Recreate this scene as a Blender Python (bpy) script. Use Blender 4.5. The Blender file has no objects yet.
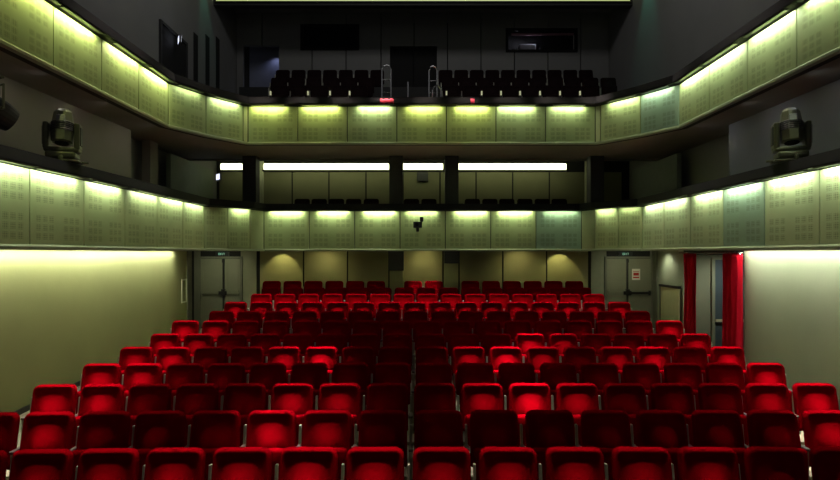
import bpy, bmesh, math, random
from mathutils import Vector, Matrix
from mathutils.geometry import tessellate_polygon
random.seed(7)
S = bpy.context.scene
C = S.collection
CZ = 2.6                     # eye height above the floor of the first row
F = 560.0
def PX(px, Y): return (px - 420.0) / F * Y
def PZ(py, Y): return CZ - (py - 253.0) / F * Y

# ------------------------------------------------------------------ materials
def nd(nt, t, **kw):
    n = nt.nodes.new(t)
    for k, v in kw.items(): setattr(n, k, v)
    return n
def mth(nt, op, a, b=None, c=None):
    n = nt.nodes.new('ShaderNodeMath'); n.operation = op
    for i, v in enumerate((a, b, c)):
        if v is None: continue
        if isinstance(v, (int, float)): n.inputs[i].default_value = v
        else: nt.links.new(v, n.inputs[i])
    return n.outputs[0]
def mat(name, col, rough=.6, metal=0., noise=.12, nscale=6., bump=0., bscale=60., sheen=0., sheen_col=None, spec=.5, emit=None, estr=0.):
    m = bpy.data.materials.new(name); m.use_nodes = True
    nt = m.node_tree; b = nt.nodes['Principled BSDF']
    b.inputs['Roughness'].default_value = rough; b.inputs['Metallic'].default_value = metal
    b.inputs['Specular IOR Level'].default_value = spec
    tc = nd(nt, 'ShaderNodeTexCoord')
    nz = nd(nt, 'ShaderNodeTexNoise'); nz.inputs['Scale'].default_value = nscale; nz.inputs['Detail'].default_value = 5
    nt.links.new(tc.outputs['Object'], nz.inputs['Vector'])
    mx = nd(nt, 'ShaderNodeMix', data_type='RGBA')
    lo = [max(0, c * (1 - noise)) for c in col]; hi = [min(1, c * (1 + noise)) for c in col]
    mx.inputs[6].default_value = (*lo, 1); mx.inputs[7].default_value = (*hi, 1)
    nt.links.new(nz.outputs['Fac'], mx.inputs[0])
    nt.links.new(mx.outputs[2], b.inputs['Base Color'])
    if bump:
        n2 = nd(nt, 'ShaderNodeTexNoise'); n2.inputs['Scale'].default_value = bscale
        nt.links.new(tc.outputs['Object'], n2.inputs['Vector'])
        bp = nd(nt, 'ShaderNodeBump'); bp.inputs['Strength'].default_value = bump; bp.inputs['Distance'].default_value = .01
        nt.links.new(n2.outputs['Fac'], bp.inputs['Height']); nt.links.new(bp.outputs['Normal'], b.inputs['Normal'])
    if sheen:
        b.inputs['Sheen Weight'].default_value = sheen; b.inputs['Sheen Roughness'].default_value = .4
        b.inputs['Sheen Tint'].default_value = (*(sheen_col or col), 1)
    if emit:
        b.inputs['Emission Color'].default_value = (*emit, 1); b.inputs['Emission Strength'].default_value = estr
    return m
def perforated(name, col):
    """pale metal sheet with two by two fields of small square holes (panel UV)"""
    m = mat(name, col, rough=.5, metal=.0, noise=.22, nscale=1.8)
    nt = m.node_tree; b = nt.nodes['Principled BSDF']
    uv = nd(nt, 'ShaderNodeUVMap'); sp = nd(nt, 'ShaderNodeSeparateXYZ'); nt.links.new(uv.outputs['UV'], sp.inputs[0])
    def axis(o, fields, n, a, z):
        f = mth(nt, 'FRACT', mth(nt, 'MULTIPLY', o, float(fields)))
        q = mth(nt, 'DIVIDE', mth(nt, 'SUBTRACT', f, a), z - a)
        inside = mth(nt, 'MULTIPLY', mth(nt, 'GREATER_THAN', q, 0.), mth(nt, 'LESS_THAN', q, 1.))
        g = mth(nt, 'FRACT', mth(nt, 'MULTIPLY', q, float(n)))
        hole = mth(nt, 'MULTIPLY', mth(nt, 'GREATER_THAN', g, .14), mth(nt, 'LESS_THAN', g, .86))
        fine = mth(nt, 'FRACT', mth(nt, 'MULTIPLY', q, float(n * 4)))
        fine = mth(nt, 'LESS_THAN', mth(nt, 'ABSOLUTE', mth(nt, 'SUBTRACT', fine, .5)), .36)
        return mth(nt, 'MULTIPLY', inside, hole), fine
    hx, fx = axis(sp.outputs[0], 2, 3, .16, .84)
    hy, fy = axis(sp.outputs[1], 2, 3, .14, .86)
    k = mth(nt, 'MULTIPLY', mth(nt, 'MULTIPLY', hx, hy), mth(nt, 'MULTIPLY', fx, fy))
    old = b.inputs['Base Color'].links[0].from_socket
    mx = nd(nt, 'ShaderNodeMix', data_type='RGBA')
    nt.links.new(mth(nt, 'MULTIPLY', k, .50), mx.inputs[0])
    nt.links.new(old, mx.inputs[6]); mx.inputs[7].default_value = (.05, .055, .03, 1)
    nt.links.new(mx.outputs[2], b.inputs['Base Color'])
    return m
def glow(name, col, s):
    return mat(name, (.8, .8, .8), emit=col, estr=s, noise=.02)

VELVET = mat('red_velvet', (.145, .0002, .0022), rough=.9, noise=.3, nscale=9, bump=.2, bscale=220, spec=0.)
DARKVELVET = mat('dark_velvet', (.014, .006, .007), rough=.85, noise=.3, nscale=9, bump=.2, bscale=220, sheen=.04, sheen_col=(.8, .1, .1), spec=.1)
SHELL = mat('chair_shell', (.03, .012, .012), rough=.5)
ARM = mat('armrest_dark', (.05, .03, .025), rough=.5, noise=.2, nscale=14)
POST = mat('seat_post_pale', (.20, .18, .12), rough=.5, noise=.35, nscale=12)
STEEL = mat('chair_steel', (.20, .20, .20), rough=.4, metal=.6)
PANEL = perforated('perforated_panel', (.345, .39, .225))
PANELB = perforated('perforated_panel_teal', (.25, .34, .29))  # darker teal tint, used for single panels
PANELC = perforated('perforated_panel_pale', (.40, .45, .30))
TRIMM = mat('panel_trim', (.26, .27, .2), rough=.5)
CAP = mat('ledge_black', (.014, .014, .016), rough=.7, noise=.25, nscale=3, spec=.15)
SOFFIT = mat('soffit_paint', (.24, .22, .19), rough=.8, noise=.15, nscale=2)
WALLG = mat('auditorium_plaster', (.30, .31, .14), rough=.85, noise=.13, nscale=1.3, bump=.15, bscale=25)
WALLGR = mat('auditorium_plaster_grey', (.33, .37, .27), rough=.85, noise=.13, nscale=1.3, bump=.15, bscale=25)
WALLD = mat('dark_wall_paint', (.30, .27, .23), rough=.85, noise=.15, nscale=1.2)
WALLU = mat('upper_wall_paint', (.24, .24, .235), rough=.85, noise=.12, nscale=1.0)
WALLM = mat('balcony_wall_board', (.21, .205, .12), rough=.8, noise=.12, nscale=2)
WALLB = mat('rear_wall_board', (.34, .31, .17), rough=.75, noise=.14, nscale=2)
GROOVE = mat('joint_black', (.012, .012, .012), rough=.9)
COLD = mat('column_dark', (.035, .035, .04), rough=.7)
COLB = mat('column_pale', (.36, .34, .2), rough=.8)
DOORM = mat('door_paint', (.22, .23, .17), rough=.55, noise=.08)
DOORF = mat('door_frame_paint', (.16, .17, .13), rough=.55)
BLACK = mat('black_metal', (.015, .015, .016), rough=.4)
LAMPB = mat('lamp_body', (.10, .105, .06), rough=.3, metal=.2)
CHROME = mat('chrome_tube', (.7, .7, .72), rough=.2, metal=1., noise=.03)
CURT = mat('curtain_red', (.55, .002, .02), rough=.8, noise=.15, nscale=8, sheen=.2, sheen_col=(1, .1, .15), spec=.15)
PLAIN = mat('plain_metal', (.37, .385, .25), rough=.5, noise=.2, nscale=2)
FLOORM = mat('floor_tread', (.22, .19, .13), rough=.7, noise=.2, nscale=4)
CEIL = mat('ceiling_black', (.04, .04, .04), rough=.9)
WHITE = mat('paper_white', (.75, .72, .66), rough=.7, noise=.04)
REDP = mat('printed_red', (.5, .03, .02), rough=.7, noise=.05)
GLASS = mat('dark_glass', (.02, .022, .025), rough=.1)
BLUEG = mat('blue_grey_door', (.10, .14, .17), rough=.35)
BLUEW = mat('blue_grey_wall', (.22, .24, .32), rough=.8)
TUBEW = glow('tube_white', (.93, 1., .55), 3.2)
EXITG = glow('exit_green', (.15, .8, .55), .35)
MARK = glow('cap_glow', (.62, .62, .34), .5)
SIGNB = glow('sign_blue_white', (.75, .8, 1.), 1.6)
CREAM = mat('cream_paint', (.68, .70, .52), rough=.8)
REDF = mat('red_cloth', (.55, .01, .05), rough=.8)

# ------------------------------------------------------------------ mesh helpers
class MB:
    def __init__(self): self.bm = bmesh.new(); self.uv = self.bm.loops.layers.uv.new('UVMap')
    def quad(self, vs, uv=None):
        f = self.bm.faces.new(vs)
        if uv:
            for l, t in zip(f.loops, uv): l[self.uv].uv = t
        return f
    def box(self, x0, x1, y0, y1, z0, z1, M=None, bev=0., seg=2):
        v = [Vector((x, y, z)) for z in (z0, z1) for x, y in ((x0, y0), (x1, y0), (x1, y1), (x0, y1))]
        if M is not None: v = [M @ p for p in v]
        v = [self.bm.verts.new(p) for p in v]
        fs = [(3, 2, 1, 0), (4, 5, 6, 7), (0, 1, 5, 4), (1, 2, 6, 5), (2, 3, 7, 6), (3, 0, 4, 7)]
        fc = [self.bm.faces.new([v[i] for i in f]) for f in fs]
        if bev:
            es = list({e for f in fc for e in f.edges})
            bmesh.ops.bevel(self.bm, geom=es, offset=bev, segments=seg, affect='EDGES', profile=.5)
        return self
    def tube(self, pts, r, n=8, closed=False):
        pts = [Vector(p) for p in pts]; rings = []
        for i, p in enumerate(pts):
            a = pts[i - 1] if (i > 0 or closed) else p
            b = pts[(i + 1) % len(pts)] if (i < len(pts) - 1 or closed) else p
            t = (b - a).normalized()
            u = t.cross(Vector((0, 0, 1)) if abs(t.z) < .9 else Vector((1, 0, 0))).normalized(); w = t.cross(u)
            rr = r[i] if isinstance(r, (list, tuple)) else r
            rings.append([self.bm.verts.new(p + (u * math.cos(2 * math.pi * k / n) + w * math.sin(2 * math.pi * k / n)) * rr) for k in range(n)])
        m = len(rings)
        for i in range(m if closed else m - 1):
            A, B = rings[i], rings[(i + 1) % m]
            for k in range(n): self.bm.faces.new((A[k], A[(k + 1) % n], B[(k + 1) % n], B[k]))
        if not closed:
            self.bm.faces.new(rings[0][::-1]); self.bm.faces.new(rings[-1])
        return self
    def lathe(self, prof, M=None, n=20):
        """profile of (radius, height) turned about local Z"""
        rings = []
        for r, z in prof:
            ring = []
            for k in range(n):
                p = Vector((r * math.cos(2 * math.pi * k / n), r * math.sin(2 * math.pi * k / n), z))
                ring.append(self.bm.verts.new(M @ p if M is not None else p))
            rings.append(ring)
        for A, B in zip(rings, rings[1:]):
            for k in range(n): self.bm.faces.new((A[k], A[(k + 1) % n], B[(k + 1) % n], B[k]))
        self.bm.faces.new(rings[0][::-1]); self.bm.faces.new(rings[-1])
        return self
    def prism(self, poly, z0, z1):
        a = [self.bm.verts.new((x, y, z0)) for x, y in poly]; b = [self.bm.verts.new((x, y, z1)) for x, y in poly]
        n = len(poly)
        for t in tessellate_polygon([[Vector((x, y, 0)) for x, y in poly]]):
            self.bm.faces.new([a[i] for i in t]); self.bm.faces.new([b[i] for i in t])
        for i in range(n): self.bm.faces.new((a[i], a[(i + 1) % n], b[(i + 1) % n], b[i]))
        return self
    def sweep(self, line, prof):
        """closed profile of (offset to the room side, z) along a plan polyline, mitred"""
        rings = []
        for i, p in enumerate(line):
            p = Vector(p)
            d0 = (p - Vector(line[i - 1])).normalized() if i > 0 else None
            d1 = (Vector(line[i + 1]) - p).normalized() if i < len(line) - 1 else None
            d0 = d0 or d1; d1 = d1 or d0
            n0, n1 = Vector((d0.y, -d0.x)), Vector((d1.y, -d1.x))
            m = (n0 + n1).normalized(); m = m / max(.3, m.dot(n0))
            rings.append([self.bm.verts.new((p.x + m.x * o, p.y + m.y * o, z)) for o, z in prof])
        n = len(prof)
        for A, B in zip(rings, rings[1:]):
            for k in range(n): self.bm.faces.new((A[k], A[(k + 1) % n], B[(k + 1) % n], B[k]))
        self.bm.faces.new(rings[0][::-1]); self.bm.faces.new(rings[-1])
        return self
    def build(self, name, m, parent=None, smooth=False, loc=None, rot=None):
        bmesh.ops.recalc_face_normals(self.bm, faces=self.bm.faces[:])
        me = bpy.data.meshes.new(name); self.bm.to_mesh(me); self.bm.free()
        me.materials.append(m)
        if smooth:
            for p in me.polygons: p.use_smooth = True
        o = bpy.data.objects.new(name, me); C.objects.link(o)
        if parent: o.parent = parent
        if loc: o.location = loc
        if rot: o.rotation_euler = rot
        return o
def tag(o, label=None, cat=None, group=None, kind=None):
    for k, v in (('label', label), ('category', cat), ('group', group), ('kind', kind)):
        if v: o[k] = v
    return o
def empty(name, loc=(0, 0, 0), rz=0., label=None, cat=None, group=None, kind=None):
    o = bpy.data.objects.new(name, None); C.objects.link(o); o.location = loc; o.rotation_euler = (0, 0, rz)
    return tag(o, label, cat, group, kind)
def struct(o): o['kind'] = 'structure'; return o
def copy_tree(root, parent=None):
    c = root.copy(); C.objects.link(c)
    if parent: c.parent = parent
    for ch in list(root.children): copy_tree(ch, c)
    return c
def area(name, loc, direction, sx, sy, energy, col, spread=180.):
    l = bpy.data.lights.new(name, 'AREA'); l.shape = 'RECTANGLE'; l.size = sx; l.size_y = sy; l.energy = energy; l.color = col
    l.spread = math.radians(spread)
    o = bpy.data.objects.new(name, l); C.objects.link(o); o.location = loc
    return o
def orient(o, xdir, zneg):
    z = -Vector(zneg).normalized(); x = Vector(xdir).normalized(); y = z.cross(x).normalized(); x = y.cross(z)
    M = Matrix((x, y, z)).transposed()
    o.rotation_euler = M.to_euler()
def spot(name, loc, target, energy, col, deg, blend=.6, r=.05):
    l = bpy.data.lights.new(name, 'SPOT'); l.energy = energy; l.color = col; l.spot_size = math.radians(deg); l.spot_blend = blend; l.shadow_soft_size = r
    o = bpy.data.objects.new(name, l); C.objects.link(o); o.location = loc
    o.rotation_euler = (Vector(target) - Vector(loc)).to_track_quat('-Z', 'Y').to_euler()
    return o

# ------------------------------------------------------------------ setting: floor and walls
ROWY = [4.862 + .976 * n for n in range(12)]
ROWH = [1.702, 1.652, 1.595, 1.538, 1.474, 1.409, 1.300, 1.215, 1.112, 1.000, .905, .780]
CHH = .90
ROWZ = [CZ - h - CHH for h in ROWH]
#            first centre px, pitch px, seats
ROWS = [(-25.8, 66.8, 14), (-7.8, 55.8, 16), (54, 47.6, 17), (101, 41.6, 17), (136, 37.0, 17), (165, 33.2, 17),
        (185, 30.3, 17), (221, 27.8, 16), (235.5, 25.6, 16), (261, 23.8, 15), (271, 22.2, 15), None]
ROW12 = [271.5 + 20.9 * i for i in range(6)] + [413, 434] + [470.5 + 20.8 * i for i in range(6)]
def slope_z(y): return max(-.35, min(.39, -.005 + .0585 * (y - 4.8)))
fb = MB()
ys = [-3, -1, 1, 3, 4.8, 11.5, 17]
for a, b in zip(ys, ys[1:]):
    za, zb = slope_z(a) - .02, slope_z(b) - .02
    vs = [fb.bm.verts.new(p) for p in ((-7.2, a, za), (7.9, a, za), (7.9, b, zb), (-7.2, b, zb), (-7.2, a, -.9), (7.9, a, -.9), (7.9, b, -.9), (-7.2, b, -.9))]
    for f in ((0, 1, 2, 3), (7, 6, 5, 4), (0, 4, 5, 1), (2, 6, 7, 3)): fb.bm.faces.new([vs[i] for i in f])
struct(fb.build('floor', FLOORM))
for i, y in enumerate(ROWY):
    if ROWS[i]:
        x0 = PX(ROWS[i][0], y) - .36; x1 = x0 + .58 * (ROWS[i][2] - 1) + .72
    else: x0, x1 = PX(271.5, y) - .36, PX(574.5, y) + .4
    y0 = y - .56 if i else y - .9
    y1 = y + .416 if i < 11 else 16.6
    tb = MB().box(x0, x1, y0, y1, -.7, ROWZ[i])
    struct(tb.build('floor_tier', FLOORM))

XL, XR = -5.4, 5.6          # faces of both balconies
GL, GR = -6.0, 6.2          # ground floor side walls
OL, OR = -6.9, 7.1          # outer walls
TOP = CZ + 10.5
# outer walls and ceiling
struct(MB().box(OL - .2, OL, -3, 21.2, -.9, TOP).build('wall_left', WALLU))
struct(MB().box(OR, OR + .2, -3, 10.7, -.9, TOP).box(OR, OR + .2, 13.25, 21.2, -.9, TOP).box(OR, OR + .2, 10.7, 13.25, 2.7, TOP).build('wall_right', WALLU))
struct(MB().box(OL - .2, OR + .2, -3, 21.4, TOP, TOP + .2).build('ceiling', CEIL))
# ground level side walls
struct(MB().box(OL, GL, -3, 14.6, -.9, CZ + .08).build('wall_left_ground', WALLG))
struct(MB().box(GR, OR, -3, 10.72, -.9, CZ + .08).build('wall_right_ground', WALLGR))
struct(MB().box(GR, OR, 13.2, 14.8, -.9, CZ + .08).build('wall_right_rear', WALLGR))
# vestibule behind the curtains
struct(MB().box(OR, 8.2, 13.2, 13.4, -.9, 2.8).box(8.0, 8.2, 10.5, 13.2, -.9, 2.8).box(OR, 8.2, 10.3, 10.5, -.9, 2.8).build('wall_vestibule', WALLGR))
struct(MB().box(GR + .02, 8.2, 10.5, 13.3, 2.56, 2.66).build('ceiling_vestibule', COLD))
# pilasters at the ends of the side walls
struct(MB().box(GL - .05, GL + .03, 14.4, 14.66, -.9, CZ + .08).build('trim_1', DOORF))
struct(MB().box(GR - .03, GR + .05, 14.62, 14.86, -.9, CZ + .08).build('trim_2', DOORF))
def base_run(name, x0, x1, y0, y1):
    b = MB()
    for a, c in ((y0, 11.5), (11.5, y1)):
        if c <= a: continue
        za, zc = slope_z(a), slope_z(c)
        v = [b.bm.verts.new(p) for p in ((x0, a, za - .05), (x1, a, za - .05), (x1, c, zc - .05), (x0, c, zc - .05), (x0, a, za + .06), (x1, a, za + .06), (x1, c, zc + .06), (x0, c, zc + .06))]
        for f in ((3, 2, 1, 0), (4, 5, 6, 7), (0, 1, 5, 4), (1, 2, 6, 5), (2, 3, 7, 6), (3, 0, 4, 7)): b.bm.faces.new([v[i] for i in f])
    return struct(b.build(name, BLACK))
base_run('baseboard_left', GL, GL + .03, 0, 14.4)
base_run('baseboard_right', GR - .03, GR, 0, 10.7)

def boarded(name, xs, y, z0, z1, m, gap=.028, th=.03):
    """wall clad in upright boards with dark joints at xs"""
    b = MB()
    for a, c in zip(xs, xs[1:]): b.box(a + gap / 2, c - gap / 2, y - th, y, z0, z1)
    o = struct(b.build(name, m))
    return o
# ground floor rear wall
GY = 16.6
struct(MB().box(OL, OR, GY, GY + .2, -.9, CZ + .08).build('wall_back', GROOVE))
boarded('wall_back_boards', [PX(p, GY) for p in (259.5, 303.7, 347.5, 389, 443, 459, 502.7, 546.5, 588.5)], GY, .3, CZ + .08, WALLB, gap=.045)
boarded('wall_back_corner', [PX(p, GY) for p in (194.5, 200.5)], GY, .2, CZ + .08, DOORF, gap=.0)
struct(MB().box(PX(241, GY), PX(256.5, GY), GY - .03, GY, .2, CZ + .08).build('wall_back_pier', mat('pier_paint', (.3, .31, .22), rough=.8)))
struct(MB().box(PX(591, GY), PX(606, GY), GY - .03, GY, .2, CZ + .08).build('wall_back_pier', mat('pier_paint_right', (.26, .28, .22), rough=.8)))
struct(MB().box(PX(650, GY), PX(660, GY), GY - .03, GY, .2, CZ + .08).build('wall_back_corner', DOORF))
# columns: darker upstairs, lighter below
for i, px in enumerate((251, 396.3, 451.5, 595.5)):
    x = PX(px, 15.95); w = .19
    struct(MB().box(x - w, x + w, 15.78, 16.15, CZ + .2, CZ + 2.8).build('column', COLD))
    if i in (1, 2): struct(MB().box(x - w, x + w, 15.9, 16.2, .3, CZ + .08).build('column_base', COLB))
# middle level
MY = 19.0
struct(MB().box(OL, OR, MY, MY + .2, CZ + .1, CZ + 3.4).build('wall_back_middle', GROOVE))
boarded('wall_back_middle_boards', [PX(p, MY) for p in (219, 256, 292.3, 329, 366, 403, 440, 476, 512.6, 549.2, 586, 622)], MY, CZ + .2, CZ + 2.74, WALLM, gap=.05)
struct(MB().box(OL, -6.45, -3, 12.5, CZ + .3, CZ + 2.74).build('wall_left_middle', WALLD))
struct(MB().box(6.62, OR, -3, 12.0, CZ + .3, CZ + 2.74).build('wall_right_middle', mat('dark_wall_cool', (.22, .22, .235), rough=.85, nscale=1.2)))
struct(MB().box(-6.75, -6.55, 13.6, 14.0, CZ + .3, CZ + 2.74).build('trim_3', WALLD))
struct(MB().box(-6.62, -6.5, 14.6, 17.6, CZ + .3, CZ + 2.6).build('wall_left_screen', mat('screen_grey_green', (.22, .26, .2), rough=.8)))
struct(MB().box(6.7, 6.82, 14.6, 17.6, CZ + .3, CZ + 2.6).build('wall_right_screen', mat('screen_grey', (.2, .22, .2), rough=.8)))
for px in (260.5, 588):
    x = PX(px, 18.6)
    struct(MB().box(x - .07, x + .07, 18.6, 18.75, CZ + .3, CZ + 3.2).build('trim_4', CREAM))  # pale paint stands in for jamb edges lit by the linear lights

# upper level rear wall
UY = 21.0
struct(MB().box(OL, OR, UY + .9, UY + 1.1, CZ + 4, TOP).build('wall_back_booth', CEIL))
holes = [(PX(243, UY), PX(279, UY), CZ + 5.0, CZ + 7.78), (PX(302, UY), PX(358, UY), PZ(49, UY), PZ(26, UY)),
         (PX(390, UY), PX(437, UY), CZ + 5.0, PZ(46, UY)), (PX(507, UY), PX(576, UY), PZ(51, UY), PZ(30, UY))]
joints = [OL, PX(262, UY), PX(312, UY), PX(346, UY), PX(381, UY), PX(414, UY), PX(447.6, UY), PX(481, UY), PX(514.5, UY), PX(548, UY), PX(580.6, UY), OR]
bb = MB(); cuts = sorted(set(joints + [h[0] for h in holes] + [h[1] for h in holes]))
for a, c in zip(cuts, cuts[1:]):
    m = (a + c) / 2
    spans = [(CZ + 3, TOP)]
    for h in holes:
        if h[0] < m < h[1]:
            ns = []
            for s0, s1 in spans:
                if h[2] > s0: ns.append((s0, min(s1, h[2])))
                if h[3] < s1: ns.append((max(s0, h[3]), s1))
            spans = ns
    for s0, s1 in spans:
        g0 = .02 if a in joints else 0; g1 = .02 if c in joints else 0
        bb.box(a + g0, c - g1, UY, UY + .15, s0, s1)
struct(bb.build('wall_back_upper', WALLU))

# ------------------------------------------------------------------ balconies
_LAMP_G = (.88, 1., .42)
def balcony(label, zb, zt, line, segs, slabz, back_y, seed):
    rnd = random.Random(seed); count = 0
    root = empty('balcony', (0, 0, 0), label=label, cat='balcony')
    zb += CZ; zt += CZ
    mats = {0: PANEL, 1: PANELB, 2: PANELC, 3: PLAIN}
    for (ax, ay), (bx, by), mi, en, col in segs:
        a = Vector((ax, ay)); b = Vector((bx, by)); d = (b - a); L = d.length; d.normalize(); n = Vector((d.y, -d.x))
        g = .012; a2 = a + d * g; b2 = b - d * g
        m = MB()
        def V(p, off, z): return m.bm.verts.new((p.x + n.x * off, p.y + n.y * off, z))
        f = [V(a2, 0, zb), V(b2, 0, zb), V(b2, 0, zt), V(a2, 0, zt)]
        k = [V(a2, -.05, zb), V(b2, -.05, zb), V(b2, -.05, zt), V(a2, -.05, zt)]
        m.quad(f, [(0, 0), (1, 0), (1, 1), (0, 1)])
        z0 = [(0, 0)] * 4
        for q in ((k[3], k[2], k[1], k[0]), (f[0], k[0], k[1], f[1]), (f[1], k[1], k[2], f[2]), (f[2], k[2], k[3], f[3]), (f[3], k[3], k[0], f[0])): m.quad(q, z0)
        m.build('panel', mats[mi], root)
        if en > 0 and (a.y + b.y) / 2 > 4.5:
            mid = (a + b) / 2 + d * rnd.uniform(-.10, .10)
            LL = L * (.86 if abs(d.y) > .95 else .72) * rnd.uniform(.88, 1.)
            lo = area('ledge_lamp', (mid.x + n.x * .10, mid.y + n.y * .10, zt + .0), None, LL, .03, en * LL * 1.5, col)
            orient(lo, (d.x, d.y, 0), (-n.x * .9, -n.y * .9, -1)); lo.data.spread = math.radians(150)
            h = MB()
            p0 = mid - d * LL / 2; p1 = mid + d * LL / 2
            h.sweep([(p0.x, p0.y), (p1.x, p1.y)], [(.08, zt + .004), (.15, zt + .004), (.15, zt + .024), (.08, zt + .024)])
            h.build('lamp_housing', BLACK, root)
    MB().sweep(line, [(-.16, zt + .025), (.17, zt + .025), (.17, zt + .045), (.15, zt + .2), (-.10, zt + .22), (-.16, zt + .2)]).build('ledge', CAP, root)
    MB().sweep(line, [(-.06, zb - .05), (.035, zb - .05), (.035, zb - .01), (.005, zb + .018), (-.06, zb + .0)]).build('bottom_trim', TRIMM, root)
    MB().sweep(line, [(-.20, zb - .04), (-.055, zb - .04), (-.055, zt + .02), (-.20, zt + .02)]).build('parapet', GROOVE, root)
    poly = [(p[0], p[1]) for p in line]
    return root

def run(p, q, n): return [((p[0] + (q[0] - p[0]) * i / n, p[1] + (q[1] - p[1]) * i / n), (p[0] + (q[0] - p[0]) * (i + 1) / n, p[1] + (q[1] - p[1]) * (i + 1) / n)) for i in range(n)]
Y1 = (.90, 1., .32); G1 = (.84, 1., .54); W1 = (.86, 1., .62)
# lower balcony
LY = 15.6
lo_line = [(XL, -2.25), (XL, 14.0), (-4.55, 15.0), (-4.35, LY), (4.5, LY), (4.72, 15.05), (XR, 14.1), (XR, -2.15)]
segs = []
lf = run((XL, -2.25), (XL, 14.0), 13)
eL = [4, 4, 4, 4, 4, 5, 5, 7, 7, 6.5, 5, 5, 4.5]
for (a, b), e in zip(lf, eL): segs.append((a, b, 0, e, W1))
for (a, b), e in zip(run((XL, 14.0), (-4.55, 15.0), 2), (0, 5.5)): segs.append((a, b, 0, e, G1))
segs.append(((-4.55, 15.0), (-4.35, LY), 3, 0, G1))
for (a, b), e in zip(run((-4.35, LY), (4.5, LY), 7), (6.5, 7, 6.5, 4.5, 6.5, 6.5, 3)): segs.append((a, b, 1 if e == 3 else 0, e, G1))
segs.append(((4.5, LY), (4.72, 15.05), 3, 0, G1))
for (a, b), e in zip(run((4.72, 15.05), (XR, 14.1), 2), (5.5, 2.2)): segs.append((a, b, 0, e, G1))
eR = [5.5, 6, 6, 6, 7, 7, 6, 4, 4, 4, 4, 4, 4]
for i, ((a, b), e) in enumerate(zip(run((XR, 14.1), (XR, -2.15), 13), eR)): segs.append((a, b, 1 if i == 3 else 2, e, W1))
bal_lo = balcony('lower balcony with black ledge and lit pale perforated panels all around', .10, 1.16, lo_line, segs, .1, MY, 3)
def inset(line, d):
    out = []
    for i, p in enumerate(line):
        p = Vector(p)
        d0 = (p - Vector(line[i - 1])).normalized() if i else (Vector(line[1]) - p).normalized()
        d1 = (Vector(line[i + 1]) - p).normalized() if i < len(line) - 1 else d0
        m = (Vector((d0.y, -d0.x)) + Vector((d1.y, -d1.x))).normalized(); k = d / max(.4, m.dot(Vector((d0.y, -d0.x))))
        out.append((p.x - m.x * k, p.y - m.y * k))
    return out
struct(MB().prism(inset(lo_line, .21) + [(OR, -2.15), (OR, MY), (OL, MY), (OL, -2.25)], CZ + .08, CZ + .28).build('floor_balcony', SOFFIT))
struct(MB().box(PX(264, 17.6), PX(590, 17.6), 17.7, MY - .04, CZ + .28, CZ + .885).build('floor_step', SOFFIT))
# upper balcony
UYF = 13.9
up_line = [(XL, -3.0), (XL, 12.0), (-4.95, 12.95), (-4.36, 13.8), (-4.27, UYF), (4.35, UYF), (4.45, 13.8), (5.1, 12.95), (XR, 12.1), (XR, -3.0)]
segs = []
for i, (a, b) in enumerate(run((XL, -3.0), (XL, 12.0), 12)):
    e = [4, 4, 4, 4, 4, 4, 4, 4, 5, 8, 8, 8.5][i]
    segs.append((a, b, 0, e, (.9, 1., .40) if i > 8 else Y1))
segs.append(((XL, 12.0), (-4.95, 12.95), 0, 2.2, G1)); segs.append(((-4.95, 12.95), (-4.36, 13.8), 0, 5.5, G1))
segs.append(((-4.36, 13.8), (-4.27, UYF), 3, 0, G1))
for (a, b), e in zip(run((-4.27, UYF), (4.35, UYF), 7), (6, 6, 5.5, 6, 6, 5.5, 5)): segs.append((a, b, 0, e, Y1 if e > 5.6 else G1))
segs.append(((4.35, UYF), (4.45, 13.8), 3, 0, G1))
segs.append(((4.45, 13.8), (5.1, 12.95), 0, 5.0, G1)); segs.append(((5.1, 12.95), (XR, 12.1), 1, 4.0, W1))
for i, (a, b) in enumerate(run((XR, 12.1), (XR, -3.0), 12)):
    e = [7, 8.5, 8.5, 7, 6, 4, 4, 4, 4, 4, 4, 4][i]
    segs.append((a, b, 0, e, W1))
bal_up = balcony('upper balcony with black ledge and yellow-green lit perforated panels all around', 2.74, 3.63, up_line, segs, 2.74, UY, 5)
struct(MB().prism(inset(up_line, .21) + [(OR, -3.0), (OR, 16.3), (OL, 16.3), (OL, -3.0)], CZ + 2.74, CZ + 2.95).build('floor_balcony', SOFFIT))
struct(MB().box(OL, OR, 16.3, UY, CZ + 3.3, CZ + 3.5).box(OL, OR, 16.3, 16.45, CZ + 2.7, CZ + 3.3).build('floor_balcony_rear', SOFFIT))
st = MB()
for (y0, y1, z) in ((15.6, 17.5, 4.02), (17.5, 19.5, 4.87), (19.5, UY, 5.78)): st.box(-6.3, 6.5, y0, y1, CZ + 3.5, CZ + z)
struct(st.build('floor_step', CEIL))

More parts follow.
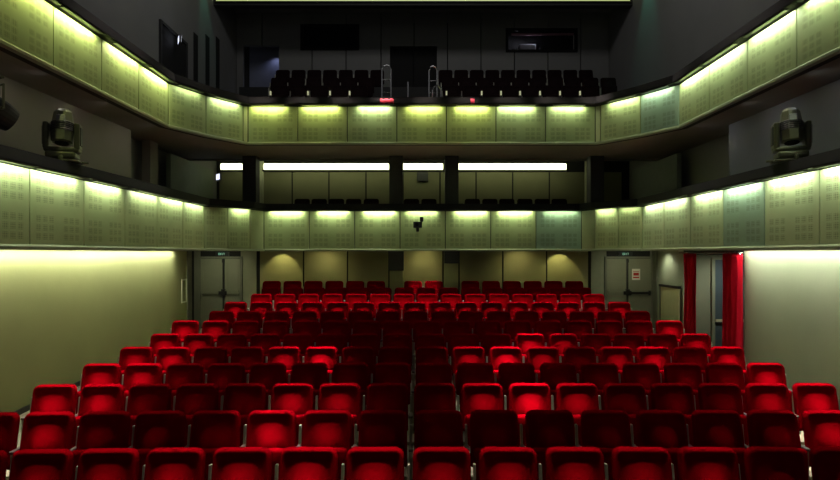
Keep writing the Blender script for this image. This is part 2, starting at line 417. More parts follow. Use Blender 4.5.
# ------------------------------------------------------------------ seats
def backrest_mesh(W0=.257, W1=.251, z0=.36, z1=CHH, r=.075, th=.06, bulge=.10):
    mb = MB(); nu, nv = 18, 20
    def half(z):
        w = W0 + (W1 - W0) * (z - z0) / (z1 - z0)
        d = z1 - z
        if d < r: w -= r - math.sqrt(max(0, r * r - (r - d) ** 2))
        return w
    vs = [0, .012, .03, .06]; vs = [1 - x for x in vs][::-1]
    zz = [z0 + (z1 - z0) * (i / (nv - 4) * .90) for i in range(nv - 3)] + [z0 + (z1 - z0) * v for v in (.93, .96, .98, .993, 1.)]
    zz = sorted(set(round(z, 5) for z in zz))
    us = [-1, -.97, -.92, -.84, -.74] + [-.6 + 1.2 * i / 8 for i in range(9)] + [.74, .84, .92, .97, 1]
    front, back = [], []
    for z in zz:
        lean = (z - z0) * .20 - .05
        fr, bk = [], []
        for u in us:
            w = max(half(z), .02); x = u * w
            edge = max(0., 1 - min(1., (1 - abs(u)) * w / .024)); top = max(0., 1 - min(1., (z1 - z) / .022))
            e = 1 - math.sqrt(max(0, 1 - min(1, edge ** 2 + top ** 2)))
            inner = min(1., max(0, (1 - abs(u)) * w - .018) / .045) * min(1., max(0, (z1 - z) - .016) / .055)
            dep = th * (1 - .9 * e) - .018 * inner
            dep += bulge * math.exp(-abs(x / .118) ** 3.2 - ((z - .575) / .135) ** 2)
            dep += .008 * math.exp(-((z - .80) / .07) ** 2) * (abs(u) ** 2) * inner
            fr.append(mb.bm.verts.new((x, lean - dep, z))); bk.append(mb.bm.verts.new((x, lean, z)))
        front.append(fr); back.append(bk)
    n = len(us)
    for i in range(len(zz) - 1):
        for j in range(n - 1):
            mb.bm.faces.new((front[i][j], front[i][j + 1], front[i + 1][j + 1], front[i + 1][j]))
            mb.bm.faces.new((back[i][j + 1], back[i][j], back[i + 1][j], back[i + 1][j + 1]))
        for j in (0, n - 1): mb.bm.faces.new((front[i][j], front[i + 1][j], back[i + 1][j], back[i][j]))
    for i in (0, len(zz) - 1):
        for j in range(n - 1): mb.bm.faces.new((front[i][j], front[i][j + 1], back[i][j + 1], back[i][j]))
    return mb
def arm_pair(root, s, arm_mat):
    MB().box(s * .29 - .022, s * .29 + .022, -.13, .03, .52, .55, bev=.010, seg=2).build('armrest', arm_mat, root)
    p = MB(); p.box(s * .29 - .017, s * .29 + .017, -.11, .0, .10, .52); p.box(s * .29 - .02, s * .29 + .02, -.24, .06, 0, .10)
    p.box(s * .29 - .012, s * .29 + .012, -.03, .02, .10, .75, Matrix.Translation((0, -.02, .1)) @ Matrix.Rotation(-math.atan(.16), 4, 'X') @ Matrix.Translation((0, 0, -.1)), bev=.005, seg=1); p.build('side_support', POST, root)
def make_seat(velvet, arm_mat):
    root = empty('theatre_seat')
    backrest_mesh().build('backrest', velvet, root, smooth=True)
    sh = MB(); M = Matrix.Rotation(-math.atan(.20), 4, 'X')
    sh.box(-.235, .235, .004, .022, -.02, .50, Matrix.Translation((0, -.05, .36)) @ M, bev=.008, seg=1)
    sh.build('back_shell', SHELL, root)
    se = MB(); se.box(-.225, .225, -.255, -.145, .20, .56, Matrix.Rotation(math.radians(-4), 4, 'X'), bev=.035, seg=3)
    se.build('seat', velvet, root, smooth=True)
    arm_pair(root, -1, arm_mat)
    return root
def end_arm(root, arm_mat): arm_pair(root, 1, arm_mat)
ORD = ['', 'first', 'second', 'third', 'fourth', 'fifth', 'sixth', 'seventh', 'eighth', 'ninth', 'tenth', 'eleventh', 'twelfth', 'thirteenth', 'fourteenth', 'fifteenth', 'sixteenth', 'seventeenth']
ROWN = ['frontmost row', 'second row from the front', 'third row from the front', 'fourth row from the front', 'fifth row from the front',
        'sixth row from the front', 'sixth row from the back', 'fifth row from the back', 'fourth row from the back', 'third row from the back', 'second row from the back', 'back row']
def place(i, n): # position in the row counted from the nearer end
    if i == 0: return 'at the left end of'
    if i == n - 1: return 'at the right end of'
    if n % 2 and i == n // 2: return 'in the middle of'
    if i < n / 2: return ORD[i + 1] + ' from the left in'
    return ORD[n - i] + ' from the right in'
proto = make_seat(VELVET, ARM); first = [True]
proto_end = copy_tree(proto); end_arm(proto_end, ARM)
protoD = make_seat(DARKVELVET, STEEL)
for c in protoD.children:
    if c.name.startswith('side_support'): c.data.materials[0] = mat('seat_post_white', (.75, .74, .62), rough=.5)  # colour raised on these posts to make up for missing light
used = {id(proto): False, id(proto_end): False, id(protoD): False}
def put(p, x, y, z, rz, label, group):
    if not used[id(p)]: used[id(p)] = True; o = p
    else: o = copy_tree(p)
    o.location = (x, y, z); o.rotation_euler = (0, 0, rz); tag(o, label, 'seat', group)
    return o
SEATPOS = {}
for r in range(12):
    y = ROWY[r]
    cs = [ROWS[r][0] + ROWS[r][1] * i for i in range(ROWS[r][2])] if ROWS[r] else ROW12
    amp = max(0, .12 - .022 * r)
    for i, px in enumerate(cs):
        X = PX(px, y); t = max(0., (-X - 1.) / 3.8)
        yy = y - amp * min(1.15, t) ** 1.5
        x = X * yy / y
        rz = -.05 * X / 5 + random.uniform(-.012, .012)
        if ROWS[r]: lab = 'red velvet theatre seat %s the %s' % (place(i, len(cs)), ROWN[r])
        else:
            if i < 6: lab = 'red velvet theatre seat %s the back row left of the columns' % place(i, 6)
            elif i < 8: lab = 'bright red theatre seat between the two columns in back row, %s one' % ('left' if i == 6 else 'right')
            else: lab = 'red velvet theatre seat %s the back row right of the columns' % place(i - 8, 6)
        lab = lab.replace('in the middle of the', 'in the middle of')
        last = i == len(cs) - 1 or (not ROWS[r] and i in (5, 7))
        put(proto_end if last else proto, x, yy, ROWZ[r], rz, lab, 'red seats of the stalls')
        SEATPOS[(r, i)] = (x, yy, ROWZ[r])
# lower balcony seats
mid_l = [302, 319, 336.3, 353.5, 371.2]; mid_c = [411.5, 429]; mid_r = [472.5, 490, 507, 525, 542.5, 559.5]
for nm, lst in (('left of the columns', mid_l), ('between the columns', mid_c), ('right of the columns', mid_r)):
    for i, px in enumerate(lst):
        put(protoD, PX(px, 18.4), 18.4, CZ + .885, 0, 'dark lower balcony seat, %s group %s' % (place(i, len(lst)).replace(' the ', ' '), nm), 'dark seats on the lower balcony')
# upper balcony seats
for y, top, rn, groups in ((20.4, 6.68, 'back row', ([282.7 + 15.75 * i for i in range(7)], [445.6 + 15.6 * i for i in range(10)])),
                           (18.4, 5.77, 'middle row', ([278.5 + 17.6 * i for i in range(6)], [450 + 17.6 * i for i in range(10)])),
                           (16.4, 4.92, 'front row', ([280 + 19.7 * i for i in range(5)], [452 + 19.75 * i for i in range(8)]))):
    for lst, sd in zip(groups, ('left', 'right')):
        for i, px in enumerate(lst):
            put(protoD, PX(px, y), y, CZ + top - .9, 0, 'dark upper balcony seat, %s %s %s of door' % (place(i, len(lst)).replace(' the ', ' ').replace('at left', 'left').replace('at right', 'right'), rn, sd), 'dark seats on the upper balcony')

# ------------------------------------------------------------------ doors and signs on the ground floor
def letters(mb, text, x, z, h, y, sw=.2, th=.006):
    w = h * .55; t = h * sw
    def bar(x0, z0, x1, z1):
        d = Vector((x1 - x0, 0, z1 - z0)); L = d.length; a = math.atan2(d.z, d.x)
        M = Matrix.Translation((x0, y, z0)) @ Matrix.Rotation(-a, 4, 'Y')
        mb.box(0, L, -th, 0, -t / 2, t / 2, M)
    for ch in text:
        if ch == 'E':
            bar(x + t / 2, z, x + t / 2, z + h)
            for k in (t / 2, h / 2, h - t / 2): bar(x, z + k, x + w, z + k)
        if ch == 'X': bar(x, z, x + w, z + h); bar(x, z + h, x + w, z)
        if ch == 'I': bar(x + w / 2, z, x + w / 2, z + h)
        if ch == 'T': bar(x + w / 2, z, x + w / 2, z + h); bar(x, z + h - t / 2, x + w, z + h - t / 2)
        x += w + h * .22
def double_door(n, px0, pxm, px1, label):
    d = empty('door_%d' % n, (PX(pxm, GY), GY, .39)); d['kind'] = 'structure'; d['label'] = label
    ox = PX(pxm, GY)
    x0, x1 = PX(px0, GY) - ox, PX(px1, GY) - ox; H = PZ(258.5, GY) - .39
    f = MB(); f.box(x0 - .06, x0, -.09, -.001, 0, H + .06); f.box(x1, x1 + .06, -.09, -.001, 0, H + .06); f.box(x0 - .06, x1 + .06, -.09, -.001, H, H + .06)
    f.build('door_frame', DOORF, d)
    for a, c in ((x0 + .005, -.025), (.025, x1 - .005)):
        l = MB(); l.box(a, c, -.06, -.001, .02, H - .01)
        t = .045
        for z0, z1 in ((.10, H * .47), (H * .52, H - .08)):   # raised mouldings
            l.box(a + .06, a + .06 + .018, -.072, -.06, z0, z1); l.box(c - .078, c - .06, -.072, -.06, z0, z1)
            l.box(a + .06, c - .06, -.072, -.06, z0, z0 + .018); l.box(a + .06, c - .06, -.072, -.06, z1 - .018, z1)
        lf = l.build('door_leaf', DOORM, d)
        MB().box(a + .02, c - .02, -.125, -.095, H * .49, H * .52).box(a + .03, a + .07, -.13, -.06, H * .47, H * .54).box(c - .07, c - .03, -.13, -.06, H * .47, H * .54).build('panic_bar', BLACK if (n == 2 and a > 0) else DOORM, lf)
    MB().box(-.13, .11, -.14, -.125, H * .48, H * .53).box(-.05, .05, -.145, -.05, H * .47, H * .56).box(-.025, .025, -.10, -.0, .02, H).box(-.03, .03, -.13, -.05, H - .12, H - .02).build('centre_bolt', BLACK, d)
    return d
double_door(1, 201.5, 224.5, 241, 'grey-green double door with black centre bolt, left of the seats')
double_door(2, 606, 626.3, 650, 'grey-green double door with paper notice, right of the seats')
def exit_sign(px, label):
    e = empty('exit_sign', (PX(px, GY - .12), GY - .12, PZ(254, GY)), label=label, cat='sign', group='exit signs over the doors')
    MB().box(-.19, .19, 0, .12, -.055, .06, bev=.006, seg=1).build('housing', BLACK, e)
    m = MB(); letters(m, 'EXIT', -.10, -.03, .062, -.001, .2); m.build('lettering', EXITG, e)
exit_sign(222, 'green lit exit sign over double door by framed wall box')
exit_sign(626, 'green lit exit sign over double door with paper notice')
n = empty('notice', (PX(636, GY - .065), GY - .068, PZ(274.3, GY)), label='white paper notice with red print on right double door', cat='notice')
MB().box(-.12, .12, -.004, 0, -.165, .165).build('paper', WHITE, n)
MB().box(-.08, .08, -.007, -.004, -.035, .05).box(-.09, .09, -.007, -.004, .08, .095).box(-.09, .09, -.007, -.004, -.11, -.07).build('print', REDP, n)
# framed box on the left wall
Yb = 14.22
fr = empty('wall_frame', (GL, Yb, PZ(291, 14.15)), label='narrow upright pale frame on left wall beside the door', cat='frame')
MB().box(0, .02, -.15, -.115, -.3, .3).box(0, .02, .115, .15, -.3, .3).box(0, .02, -.115, .115, .265, .3).box(0, .02, -.115, .115, -.3, -.265).build('frame', CREAM, fr)
MB().box(0, .008, -.115, .115, -.265, .265).build('back_board', WALLG, fr)
# curtains
def curtain(label, y0, y1, x, amp, folds):
    c = empty('curtain', (x, (y0 + y1) / 2, .4), label=label, cat='curtain', group='red curtains at the side opening')
    m = MB(); N = folds * 12; zs = [-.14, .1, .6, 1.2, 1.8, 2.1, 2.18]; fr, bk = [], []
    L = (y1 - y0)
    for z in zs:
        f, b = [], []
        for i in range(N + 1):
            t = i / N; a = amp * (1.05 - .25 * (z / 2.2))
            ph = t * folds * 2 * math.pi
            xx = -a * math.sin(ph) + .012 * math.sin(ph * .37 + z * 1.3); yy = (t - .5) * L + .018 * math.sin(z * 2 + t * 9)
            nx, ny = 1, 0
            f.append(m.bm.verts.new((xx - .006, yy, z))); b.append(m.bm.verts.new((xx + .006, yy, z)))
        fr.append(f); bk.append(b)
    for k in range(len(zs) - 1):
        for i in range(N):
            m.bm.faces.new((fr[k][i], fr[k][i + 1], fr[k + 1][i + 1], fr[k + 1][i])); m.bm.faces.new((bk[k][i + 1], bk[k][i], bk[k + 1][i], bk[k + 1][i + 1]))
        for i in (0, N): m.bm.faces.new((fr[k][i], fr[k + 1][i], bk[k + 1][i], bk[k][i]))
    for k in (0, len(zs) - 1):
        for i in range(N): m.bm.faces.new((fr[k][i], fr[k][i + 1], bk[k][i + 1], bk[k][i]))
    m.build('fabric', CURT, c, smooth=True)
    for i in range(folds):
        yy = (-.5 + (i + .5) / folds) * L
        MB().tube([(.024 * math.cos(q), yy, 2.2 + .024 * math.sin(q)) for q in [2 * math.pi * k / 10 for k in range(10)]], .005, 5, closed=True).build('ring', CHROME, c)
curtain('wide red curtain hanging beside the bright plain wall', 10.58, 11.22, GR - .12, .09, 4)
curtain('narrow red curtain hanging at far side of opening', 12.42, 12.95, GR - .09, .065, 3)
r_ = MB().tube([(GR - .09, 10.6, 2.6), (GR - .09, 13.2, 2.6)], .012); tag(r_.build('curtain_rail', CHROME), 'thin pale rail holding the red curtains', 'rail')
# door inside the vestibule (on its far wall)
d3 = empty('door_3', (PX(712, 13.18), 13.19, .37)); d3['kind'] = 'structure'
MB().box(-.02, .05, -.06, 0, 0, 2.12).box(.95, 1.0, -.06, 0, 0, 2.12).box(.05, .95, -.06, 0, 2.07, 2.12).build('door_frame', WALLGR, d3)
MB().box(.05, .95, -.04, -.001, .02, 2.07).build('door_leaf', BLUEG, d3)
MB().box(.05, .95, -.10, -.06, .62, .68).build('push_bar', CREAM, d3)
# barrier with a dark handrail by the right rear wall
b = empty('barrier', (GR - .06, 13.7, .39), label='pale panel barrier with dark top rail beside far red curtain', cat='barrier')
MB().box(-.035, .035, -.46, .62, 1.36, 1.42).build('top_rail', BLACK, b)
MB().box(-.02, .02, .56, .60, 0, 1.36).build('post', BLACK, b)
MB().box(-.015, .015, -.44, .56, .05, 1.36).build('infill_panel', mat('barrier_panel', (.5, .5, .3), rough=.7), b)
# black boxes under the balcony on the columns
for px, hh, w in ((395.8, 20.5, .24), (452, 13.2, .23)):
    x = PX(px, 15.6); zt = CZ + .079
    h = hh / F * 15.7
    s = empty('column_box', (x, 15.7, zt - h), label='%s black box on the %s column under lower balcony' % (('taller', 'left') if hh > 15 else ('shorter', 'right')), cat='column_box', group='black boxes on the columns')
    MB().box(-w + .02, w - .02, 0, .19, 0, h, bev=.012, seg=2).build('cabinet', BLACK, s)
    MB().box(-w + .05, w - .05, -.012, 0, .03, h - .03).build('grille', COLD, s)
# small device on the lower balcony front
p = empty('projector', (PX(418, 15.4), 15.38, PZ(228, 15.4)), label='small dark projector bracketed on front of the lower balcony', cat='projector')
MB().box(-.13, .11, -.10, .14, 0, .17, bev=.015, seg=2).build('body', BLACK, p)
MB().box(.05, .15, -.06, .06, .17, .30, bev=.02, seg=2).build('camera_head', BLACK, p)
MB().lathe([(.045, 0), (.05, .02), (.04, .05)], Matrix.Translation((-.03, -.10, .09)) @ Matrix.Rotation(math.pi / 2, 4, 'X'), 14).build('lens', GLASS, p)
MB().box(-.05, .03, -.02, .22, -.10, 0).build('bracket', BLACK, p)

# ------------------------------------------------------------------ lamps of the middle level
def linear(px0, px1, label):
    Y = 18.1
    x0, x1 = PX(px0, Y), PX(px1, Y)
    e = empty('linear_light', ((x0 + x1) / 2, Y, PZ(170.2, Y)), label=label, cat='light', group='linear lights above the lower balcony wall')
    w = (x1 - x0) / 2
    MB().box(-w - .02, w + .02, -.10, .09, -.05, 0).build('housing', BLACK, e)
    MB().box(-w, w, -.08, .03, 0, .21, bev=.03, seg=2).build('diffuser', TUBEW, e)
    for q in (-.7, .7): MB().box(q * w - .03, q * w + .03, .04, MY - .032 - Y, .10, .14).build('bracket', BLACK, e)
linear(221, 243, 'short bright linear light beyond the leftmost dark column')
linear(264, 389, 'long bright linear light left of the two middle columns')
linear(403, 443, 'bright linear light between the two middle columns')
linear(458, 566, 'long bright linear light right of the two middle columns')
v = empty('wall_box', (PX(422.5, MY), MY - .03, PZ(182, MY)), label='small dark box on the wall between the two middle columns upstairs', cat='box')
MB().box(-.19, .19, -.14, 0, 0, .33, bev=.015, seg=2).build('cabinet', BLACK, v)
MB().box(-.16, .16, -.15, -.14, .03, .30).build('grille', COLD, v)
for i, px in enumerate((270.5, 308, 330, 349.6, 446.5, 481.7, 501, 520, 540, 560, 580)):  # posts with glowing caps added for pale marks along the front row
    Y = 15.75; zb = CZ + 4.02
    m = empty('glow_post', (PX(px, Y), Y, zb), label='small pale glowing post, %s the upper balcony front row' % (ORD[i + 1] + ' from the left before' if i < 6 else ORD[11 - i] + ' from the right before'), cat='light', group='pale glowing posts along the upper balcony')
    MB().box(-.02, .02, -.02, .02, 0, PZ(95.5, Y) - zb).build('post', BLACK, m)
    MB().box(-.022, .022, -.022, .022, PZ(95.5, Y) - zb, PZ(91, Y) - zb, bev=.006, seg=1).build('glow_cap', MARK, m)
# soffit in front: exit sign boxes
def side_sign(loc, label, rz):
    e = empty('lit_sign', loc, rz, label=label, cat='sign', group='lit wall signs')
    MB().box(-.03, .03, -.16, .16, -.11, .11, bev=.01, seg=1).build('housing', STEEL, e)
    MB().box(-.035, .035, -.13, .13, -.08, .08).build('face', SIGNB, e)
side_sign((PX(219, 16.3), 16.3, PZ(177, 16.3)), 'small blue-white lit sign by dark opening above lower balcony', .7)
side_sign((OL + .25, 15.5, PZ(40, 15.5)), 'small white lit sign above dark doorway on upper left wall', .5)

# ------------------------------------------------------------------ upper level details
def wall_void(name, y0, y1, z0, z1):
    o = MB().box(OL, OL + .012, y0, y1, z0, z1).build(name, GROOVE); return struct(o)
d4 = empty('door_4', (OL, 15.65, CZ + 3.0)); d4['kind'] = 'structure'
MB().box(0, .03, -.78, .78, 0, 3.1).build('door_leaf', GROOVE, d4)  # black sheet stands in for the dark of the doorway
MB().box(0, .06, -.86, -.78, 0, 3.18).box(0, .06, .78, .86, 0, 3.18).box(0, .06, -.78, .78, 3.1, 3.18).build('door_frame', CEIL, d4)
for k, px in enumerate((195.5, 207.3, 217.5)):
    y = 6.9 * F / (420 - px); h = .16
    struct(MB().box(OL, OL + .015, y - h, y + h, CZ + 3.3, PZ(34 + 2 * k, y)).build('window_%d' % (k + 3), GROOVE))
d5 = empty('door_5', (PX(413.5, UY), UY + .1, CZ + 5.0)); d5['kind'] = 'structure'
w = (PX(437, UY) - PX(390, UY)) / 2; H = PZ(46, UY) - CZ - 5.0
MB().box(-w, -.01, 0, .04, 0, H).box(.01, w, 0, .04, 0, H).build('door_leaf', GROOVE, d5)  # black sheets stand in for the dark opening
def window(n, hole, th):
    x0, x1, z0, z1 = hole; o = empty('window_%d' % n, ((x0 + x1) / 2, UY, z0)); o['kind'] = 'structure'
    a = (x1 - x0) / 2; h = z1 - z0
    MB().box(-a - .05, -a + .04, -.05, .10, -.05, h + .05).box(a - .04, a + .05, -.05, .10, -.05, h + .05).box(-a + .04, a - .04, -.05, .10, -.05, .04).box(-a + .04, a - .04, -.05, .10, h - .04, h + .05).build('window_frame', GROOVE, o)
    return o, a, h
w1, a, h = window(1, holes[1], 0); MB().box(-a, a, .08, .09, 0, h).build('pane', GLASS, w1)
w2, a, h = window(2, holes[3], 0); MB().box(-a, -.02, .08, .084, 0, h).box(.02, a, .08, .084, 0, h).build('pane', mat('clear_glass', (.8, .8, .8), rough=.05), w2)
_g = bpy.data.materials['clear_glass'].node_tree.nodes['Principled BSDF']; _g.inputs['Transmission Weight'].default_value = 1.; _g.inputs['IOR'].default_value = 1.05
struct(MB().box(PX(505, UY), PX(578, UY), UY + .16, UY + .9, CZ + 6.9, PZ(50.7, UY)).build('trim_6', CEIL))
pj = empty('booth_projector', (PX(527, UY + .5), UY + .45, PZ(50.7, UY)), label='grey boxy device standing behind the upper booth window', cat='projector')
MB().box(-.34, .30, -.2, .2, .0, .36, bev=.04, seg=2).build('body', mat('projector_grey', (.5, .5, .55), rough=.5), pj)
MB().tube([(.45, 0, .06), (.52, 0, .3)], .06).box(.25, .6, -.1, .1, 0, .06).build('lens_arm', BLACK, pj)
ls = tag(MB().box(PX(512, UY), PX(575, UY), UY + .16, UY + .20, PZ(33.5, UY), PZ(31.5, UY)).build('curtain_pelmet', mat('strip_pink', (.5, .25, .28), rough=.8)), 'thin pink edging strip along top of upper booth window', 'strip')  # thin pink strip along the window top
ls = tag(MB().box(PX(574.5, UY), PX(576.5, UY), UY + .16, UY + .20, PZ(50, UY), PZ(33.5, UY)).build('window_edging', WHITE), 'thin white upright strip at right side of upper booth window', 'strip')
struct(MB().box(OL, OL + .15, -3, 13.4, CZ + 2.96, TOP).build('wall_left_upper', WALLU))
# lit alcove at the left rear of the upper level
struct(MB().box(PX(243, UY), PX(284, UY), UY + .8, UY + .9, CZ + 4.5, CZ + 8.2).build('wall_alcove', BLUEW))
# rails and posts of the upper aisle
def aisle_rail(px0, px1, py0, py1, Y, label, rungs):
    x0, x1 = PX(px0, Y), PX(px1, Y); z0 = CZ + 3.5; z1 = PZ(py0, Y)
    e = empty('aisle_rail', ((x0 + x1) / 2, Y, z0), label=label, cat='handrail', group='chrome rails of the upper aisle')
    w = (x1 - x0) / 2; H = z1 - z0
    MB().tube([(-w, 0, 0), (-w, 0, H - .12), (-w + .05, 0, H - .03), (-w + .12, 0, H), (w - .12, 0, H), (w - .05, 0, H - .03), (w, 0, H - .12), (w, 0, 0)], .02).build('hoop', CHROME, e)
    for k in range(rungs): MB().tube([(-w, 0, H * (.35 + .6 * k / max(1, rungs))), (w, 0, H * (.35 + .6 * k / max(1, rungs)))], .013).build('rung', CHROME, e)
aisle_rail(382, 391, 65, 97, 15.4, 'tall chrome rail on upper balcony left of the aisle', 3)
aisle_rail(429, 437, 66, 97, 15.4, 'tall chrome rail on upper balcony right of the aisle', 3)
aisle_rail(432.5, 441, 85.5, 97, 14.9, 'low chrome hoop rail on upper balcony right of the aisle', 0)
po = MB().tube([(PX(408, 15.0), 15.0, CZ + 2.95), (PX(408, 15.0), 15.0, PZ(82, 15.0))], .022); tag(po.build('post', CHROME), 'single chrome post in the upper balcony aisle', 'post')
def cloth(px0, px1, py, label):
    zt = CZ + 3.63
    e = MB(); x0, x1 = PX(px0, 13.75), PX(px1, 13.75)
    N = 10; rows = [(13.728, zt + .03), (13.73, zt + .055), (13.738, zt + .10), (13.743, zt + .13)]
    L, U = [], []
    for (yy, zz) in rows:
        L.append([e.bm.verts.new((x0 + (x1 - x0) * i / N, yy - .008, zz + .012 * math.sin(i * 1.7) + .006)) for i in range(N + 1)])
        U.append([e.bm.verts.new((x0 + (x1 - x0) * i / N, yy - .02, zz + .012 * math.sin(i * 1.7) + .02)) for i in range(N + 1)])
    for A in (L, U):
        for a_, b_ in zip(A, A[1:]):
            for i in range(N): e.bm.faces.new((a_[i], a_[i + 1], b_[i + 1], b_[i]))
    for k in range(len(rows) - 1):
        for i in (0, N): e.bm.faces.new((L[k][i], L[k + 1][i], U[k + 1][i], U[k][i]))
    for k in (0, len(rows) - 1):
        for i in range(N): e.bm.faces.new((L[k][i], L[k][i + 1], U[k][i + 1], U[k][i]))
    tag(e.build('red_cloth', REDF, smooth=True), label, 'cloth', 'red cloths on the upper ledge')
cloth(380, 394, 101, 'wider red cloth lying over the upper balcony ledge left of centre')
cloth(470.5, 474.5, 101, 'tiny red cloth lying over the upper balcony ledge right of centre')
# dark beam with a light strip under the high ceiling
struct(MB().box(OL, OR, 18.75, UY + .9, CZ + 9.0, CZ + 9.15).build('ceiling_rear', WALLU))
struct(MB().box(OL, OR, 18.7, 18.95, CZ + 8.27, CZ + 9.1).build('trim_5', CEIL))
e = empty('ceiling_strip_light', (.1, 18.66, CZ + 8.365), label='long yellow-green strip light along the beam under high ceiling', cat='light')
MB().box(-6.9, 6.9, 0, .04, .02, .30).build('diffuser', glow('tube_lime', (.75, .9, .25), .42), e)
MB().box(-6.9, 6.9, -.03, .04, -.01, .02).build('tray', BLACK, e)

# ------------------------------------------------------------------ moving head stage lamps
def moving_head(loc, rz, label, tilt=-12):
    e = empty('moving_head_lamp', loc, rz, label=label, cat='stage lamp', group='moving head stage lamps')
    MB().box(-.25, .25, -.18, .18, .0, .028, bev=.01, seg=1).box(-.20, .20, -.17, .17, .05, .15, bev=.03, seg=2).build('base', LAMPB, e)
    MB().tube([(-.34, -.05, .02), (.34, .05, .02)], .018).lathe([(.03, -.09), (.03, 0), (.02, .03)], Matrix.Translation((.02, -.2, .06)), 10).build('clamp_bar', LAMPB, e)
    MB().box(-.235, .235, -.11, .11, .15, .23, bev=.03, seg=2).build('yoke', LAMPB, e)
    for s in (-1, 1):
        a = MB(); a.box(s * .205 - .04, s * .205 + .04, -.11, .11, .19, .60, bev=.028, seg=2); a.build('yoke_arm', LAMPB, e)
        MB().box(s * .248 - .008, s * .248 + .008, -.07, .07, .26, .54, bev=.005, seg=1).build('arm_cover', BLACK, e)
    M = Matrix.Translation((0, 0, .52)) @ Matrix.Rotation(math.radians(tilt), 4, 'X')
    hd = MB()
    prof = [(.10, -.24), (.145, -.22), (.155, -.05), (.15, .08), (.13, .24), (.10, .29), (.06, .30)]
    hd.lathe(prof, M @ Matrix.Rotation(math.pi / 8, 4, 'Z'), 8)
    h = hd.build('head', LAMPB, e, smooth=False)
    MB().lathe([(.09, -.25), (.1, -.245), (.1, -.235)], M, 16).build('lens', GLASS, h)
    f = MB()
    for k in range(5): f.lathe([(.158, -.06 + .03 * k), (.162, -.052 + .03 * k), (.158, -.044 + .03 * k)], M, 16)
    f.build('cooling_fin', BLACK, h)
    MB().box(-.06, .06, -.165, -.13, .05, .16, M, bev=.01, seg=1).build('maker_badge', STEEL, h)
    return e
capz = CZ + 1.16 + .22
moving_head((PX(64, 8.55) - .02, 8.55, capz), .35, 'black moving head stage lamp on the left lower balcony ledge')
moving_head((PX(791, 8.5) + .0, 8.5, capz), -.35, 'black moving head stage lamp on the right lower balcony ledge')
# hanging lamp, half out of view at the left
hl = empty('hanging_stage_lamp', (PX(-7, 7.4), 7.4, PZ(110, 7.4)), -.5, label='black round stage lamp cut off by the left edge of view', cat='stage lamp')
Mh = Matrix.Rotation(math.radians(65), 4, 'X')
MB().lathe([(.10, -.26), (.16, -.24), (.19, -.1), (.20, .10), (.215, .12), (.215, .16), (.19, .17)], Mh, 20).build('barrel', BLACK, hl)
MB().lathe([(.225, .10), (.24, .11), (.24, .15), (.225, .16)], Mh, 20).build('bezel_ring', LAMPB, hl)
MB().tube([(-.27, 0, 0), (-.27, 0, .30), (.27, 0, .30), (.27, 0, 0)], .016).tube([(-.27, 0, 0), (-.2, 0, 0)], .02).tube([(.27, 0, 0), (.2, 0, 0)], .02).build('yoke', LAMPB, hl)
MB().tube([(0, 0, .30), (0, 0, PZ(41, 7.4) - 0 - hl.location.z + .1)], .02).tube([(-.1, 0, .40), (.24, 0, .40)], .022).build('hanger', LAMPB, hl)

# ------------------------------------------------------------------ lights
GW = (.97, 1., .60); GWR = (1., 1., .74)
def wash(x, wall_sgn, y0, y1, n, en, col, name):
    z = CZ + .045
    L = (y1 - y0) / n
    e = empty(name, (x, y0, z), label=('long strip light under the lower balcony along the left wall' if wall_sgn < 0 else 'long strip light under the lower balcony along the right wall'), cat='light', group='strip lights washing the side walls')
    MB().box(-.05, .05, 0, y1 - y0, .0, .024).build('housing', STEEL, e)
    for i in range(n):
        o = area('wall_wash_lamp', (x, y0 + L * (i + .5), z - .006), None, L * .99, .05, en[i % len(en)] * L * (.46 if wall_sgn < 0 else .40), (.97, 1., .80))
        o.data.spread = math.radians(160)
        orient(o, (0, 1, 0), (wall_sgn * .5, 0, -1))
        o = area('wall_wash_lamp', (x - wall_sgn * .18, y0 + L * (i + .5), z - .006), None, L * .9, .05, en[i % len(en)] * L * (.09 if wall_sgn < 0 else .15), col)  # second lamp row added to brighten the lower wall
        o.data.spread = math.radians(95)
        orient(o, (0, 1, 0), (wall_sgn * .36, 0, -1))
    MB().box(-wall_sgn * .18 - .05, -wall_sgn * .18 + .05, 0, y1 - y0, .0, .024).build('housing', STEEL, e)
wash(GL + .11, -1, 4.4, 13.6, 7, [22, 22, 22, 22, 26, 22, 20, 20, 22], GW, 'strip_light')
wash(GR - .11, 1, 4.4, 10.66, 5, [16, 16, 17, 18, 18], GWR, 'strip_light')

# house downlights over the stalls
WARM = (1., .88, .78)
HZ = CZ + 8.5
for y in (5.4, 8.4, 11.4):
    for x in (-4.7, -1.5, 1.7, 4.9):
        spot('house_downlight', (x, y + 2.4, HZ), (x, y, 0), 1800 if abs(x - .1) > 3 else 160, WARM, 40, .9, .12)
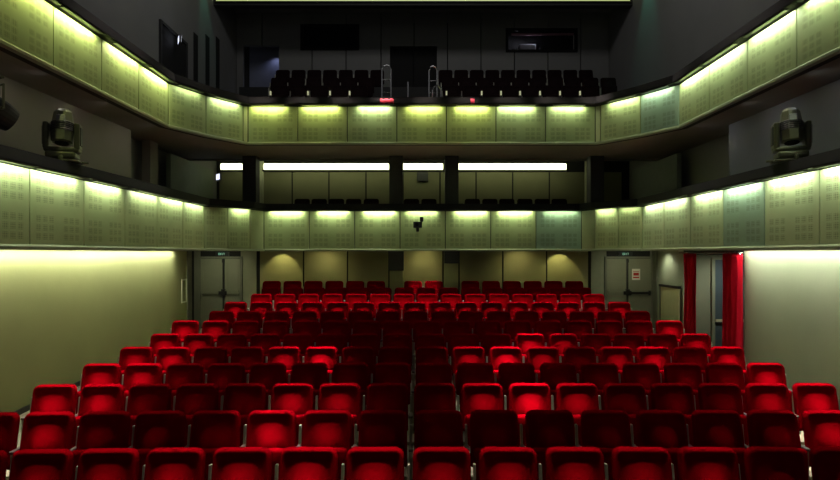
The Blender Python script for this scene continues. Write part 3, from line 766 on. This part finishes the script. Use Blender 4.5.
# tight unseen spots added to brighten single seats
def pick(r, i, en, deg=4.6, col=(1., .86, .74)):
    x, y, z = SEATPOS[(r, i)]
    spot('seat_spot', (x * .85, y + 1.15, HZ), (x, y - .08, z + .66), en * (13 if r == 0 else 20), col, deg, .8, .22)
for r, i, en in ((2, 10, 2200), (4, 4, 900), (4, 5, 2000), (4, 10, 2400), (5, 11, 1600), (4, 9, 900), (5, 12, 700), (4, 11, 800), (1, 5, 1200), (1, 6, 500),
                 (0, 4, 900), (0, 5, 1200), (0, 6, 900), (0, 7, 600), (0, 8, 700), (0, 9, 600), (0, 11, 500), (0, 1, 400), (0, 2, 500), (0, 3, 700), (0, 10, 500),
                 (2, 5, 900), (2, 6, 700), (2, 9, 700), (2, 11, 700), (2, 0, 900), (2, 1, 1000), (3, 0, 1000), (3, 1, 1000), (4, 0, 800), (4, 1, 1000), (5, 0, 900), (5, 1, 600), (6, 0, 900),
                 (6, 1, 600), (2, 16, 1200), (2, 15, 700), (3, 16, 1200), (4, 16, 1200), (5, 16, 900), (6, 16, 900), (4, 13, 600), (4, 14, 1000), (1, 1, 600), (1, 15, 800)):
    pick(r, i, en)
# spots added to brighten the third and fourth rows from the back
for k in range(9):
    x = -4.1 + 1.06 * k
    spot('row_spot', (x * .9, 13.9, HZ), (x, 13.05, 1.9), 15000, (1., .84, .72), 8.6, .55, .2)
for k in range(15):
    x, y, z = SEATPOS[(9, k)]
    spot('row_spot', (x * .95, 13.35, HZ), (x, 13.62, z + .72), 9000, (1., .84, .72), 5.4, .7, .1)
# downlights in the soffit of the upper balcony for the rear rows
for x in (-3.9, -2.3, -.7, .9, 2.5, 4.1):
    spot('soffit_downlight', (x, 14.25, CZ + 2.69), (x, 13.2, 1.2), 5, (1., .88, .76), 84, .9, .05)
spot('soffit_downlight', (.1, 15.45, CZ + 2.69), (.1, 13.8, 1.4), 10, WARM, 50, .8, .05)
spot('under_balcony_lamp', (.14, 15.45, CZ + .06), (.14, 15.55, 1.6), 100, WARM, 52, .6, .03)
# rear wall patches under the lower balcony
for px in (282, 560):
    spot('under_balcony_lamp', (PX(px, 16.3), 16.15, CZ + .06), (PX(px, 16.5), 16.6, 2.1), 14, (1., .97, .38), 84, .3, .03)
for px in (325, 424, 520):
    spot('under_balcony_lamp', (PX(px, 16.0), 16.0, CZ + .06), (PX(px, 16.5), 16.6, 1.9), 12, (1., .96, .42), 140, .9, .05)
for px in (215, 632):
    spot('under_balcony_lamp', (PX(px, 15.4), 15.2, CZ + .06), (PX(px, 16.5), 16.6, 1.5), 34, (1., 1., .62), 120, .9, .05)
for sx, px_ in ((-1, -2.5), (1, 2.7)):  # unseen fill added to lift the upper side walls
    o = area('upper_wall_fill', (px_, 9.5, CZ + 9.8), None, 8, .5, 60, (.97, .97, 1.)); o.data.spread = math.radians(110); orient(o, (0, 1, 0), (sx, 0, -.25))
# unseen spots added under the upper soffit to lift the dark side walls
for k in range(7):
    y = 1.5 + 1.75 * k
    spot('soffit_wall_fill', (-5.62, y, CZ + 2.69), (-6.5, y, CZ + 1.6), 3.4, (1., .93, .84), 160, 1., .03)
    spot('soffit_wall_fill', (5.82, y, CZ + 2.69), (6.65, y, CZ + 1.6), 4.2, (.88, .88, 1.), 160, 1., .03)
spot('vestibule_fill', (7.0, 12.2, 2.52), (7.0, 12.9, .8), 30, (1., 1., .8), 150, .9, .05)  # fill added to brighten the vestibule
spot('under_balcony_lamp', (5.9, 14.0, CZ + .05), (6.2, 13.9, 1.6), 16, (1., 1., .72), 130, .9, .04)  # added to brighten the dark right rear wall
spot('booth_fill', (PX(540, UY), UY + .25, PZ(33, UY)), (PX(526, UY), UY + .45, PZ(46, UY)), 22, (.85, .85, 1.), 120, .8, .03)  # fill added to brighten the device in the booth
# teal fixtures grazing the upper walls
spot('teal_wall_lamp', (6.75, 17.3, CZ + 9.3), (7.05, 17.6, CZ + 5.5), 60, (.15, .9, .6), 50, .8, .05)
spot('teal_wall_lamp', (-6.55, 17.6, CZ + 9.3), (-6.85, 18.1, CZ + 7), 40, (.2, .9, .6), 40, .8, .05)
spot('alcove_lamp', (PX(276, UY + .5), UY + .55, CZ + 7.7), (PX(268, UY), UY + .8, CZ + 6.2), 6, (.6, .65, 1.), 120, .8, .03)
# added fill behind the viewpoint, and another high up for the rear wall
wl = area('stage_fill', (0, -2.0, 8.5), None, 5, 1.5, 18, (1., .97, .92)); orient(wl, (1, 0, 0), (0, 1, -.35))
hl_ = area('rear_fill', (.1, 13.6, CZ + 10), None, 10, .8, 55, (1., .98, .94), 170.); orient(hl_, (1, 0, 0), (0, 1, -.6))

# ------------------------------------------------------------------ camera, world, view
cam = bpy.data.cameras.new('camera'); co = bpy.data.objects.new('camera', cam); C.objects.link(co)
cam.sensor_width = 36.; cam.lens = 24.; cam.shift_y = 13. / 840.
co.location = (0, 0, CZ); co.rotation_euler = (math.pi / 2, 0, 0); cam.clip_end = 200
S.camera = co
wd = bpy.data.worlds.new('world'); S.world = wd; wd.use_nodes = True
wd.node_tree.nodes['Background'].inputs[0].default_value = (.02, .02, .022, 1); wd.node_tree.nodes['Background'].inputs[1].default_value = 1.
S.view_settings.view_transform = 'Standard'; S.view_settings.look = 'None'; S.view_settings.gamma = 1.; S.view_settings.exposure = 0.; S.view_settings.use_curve_mapping = False
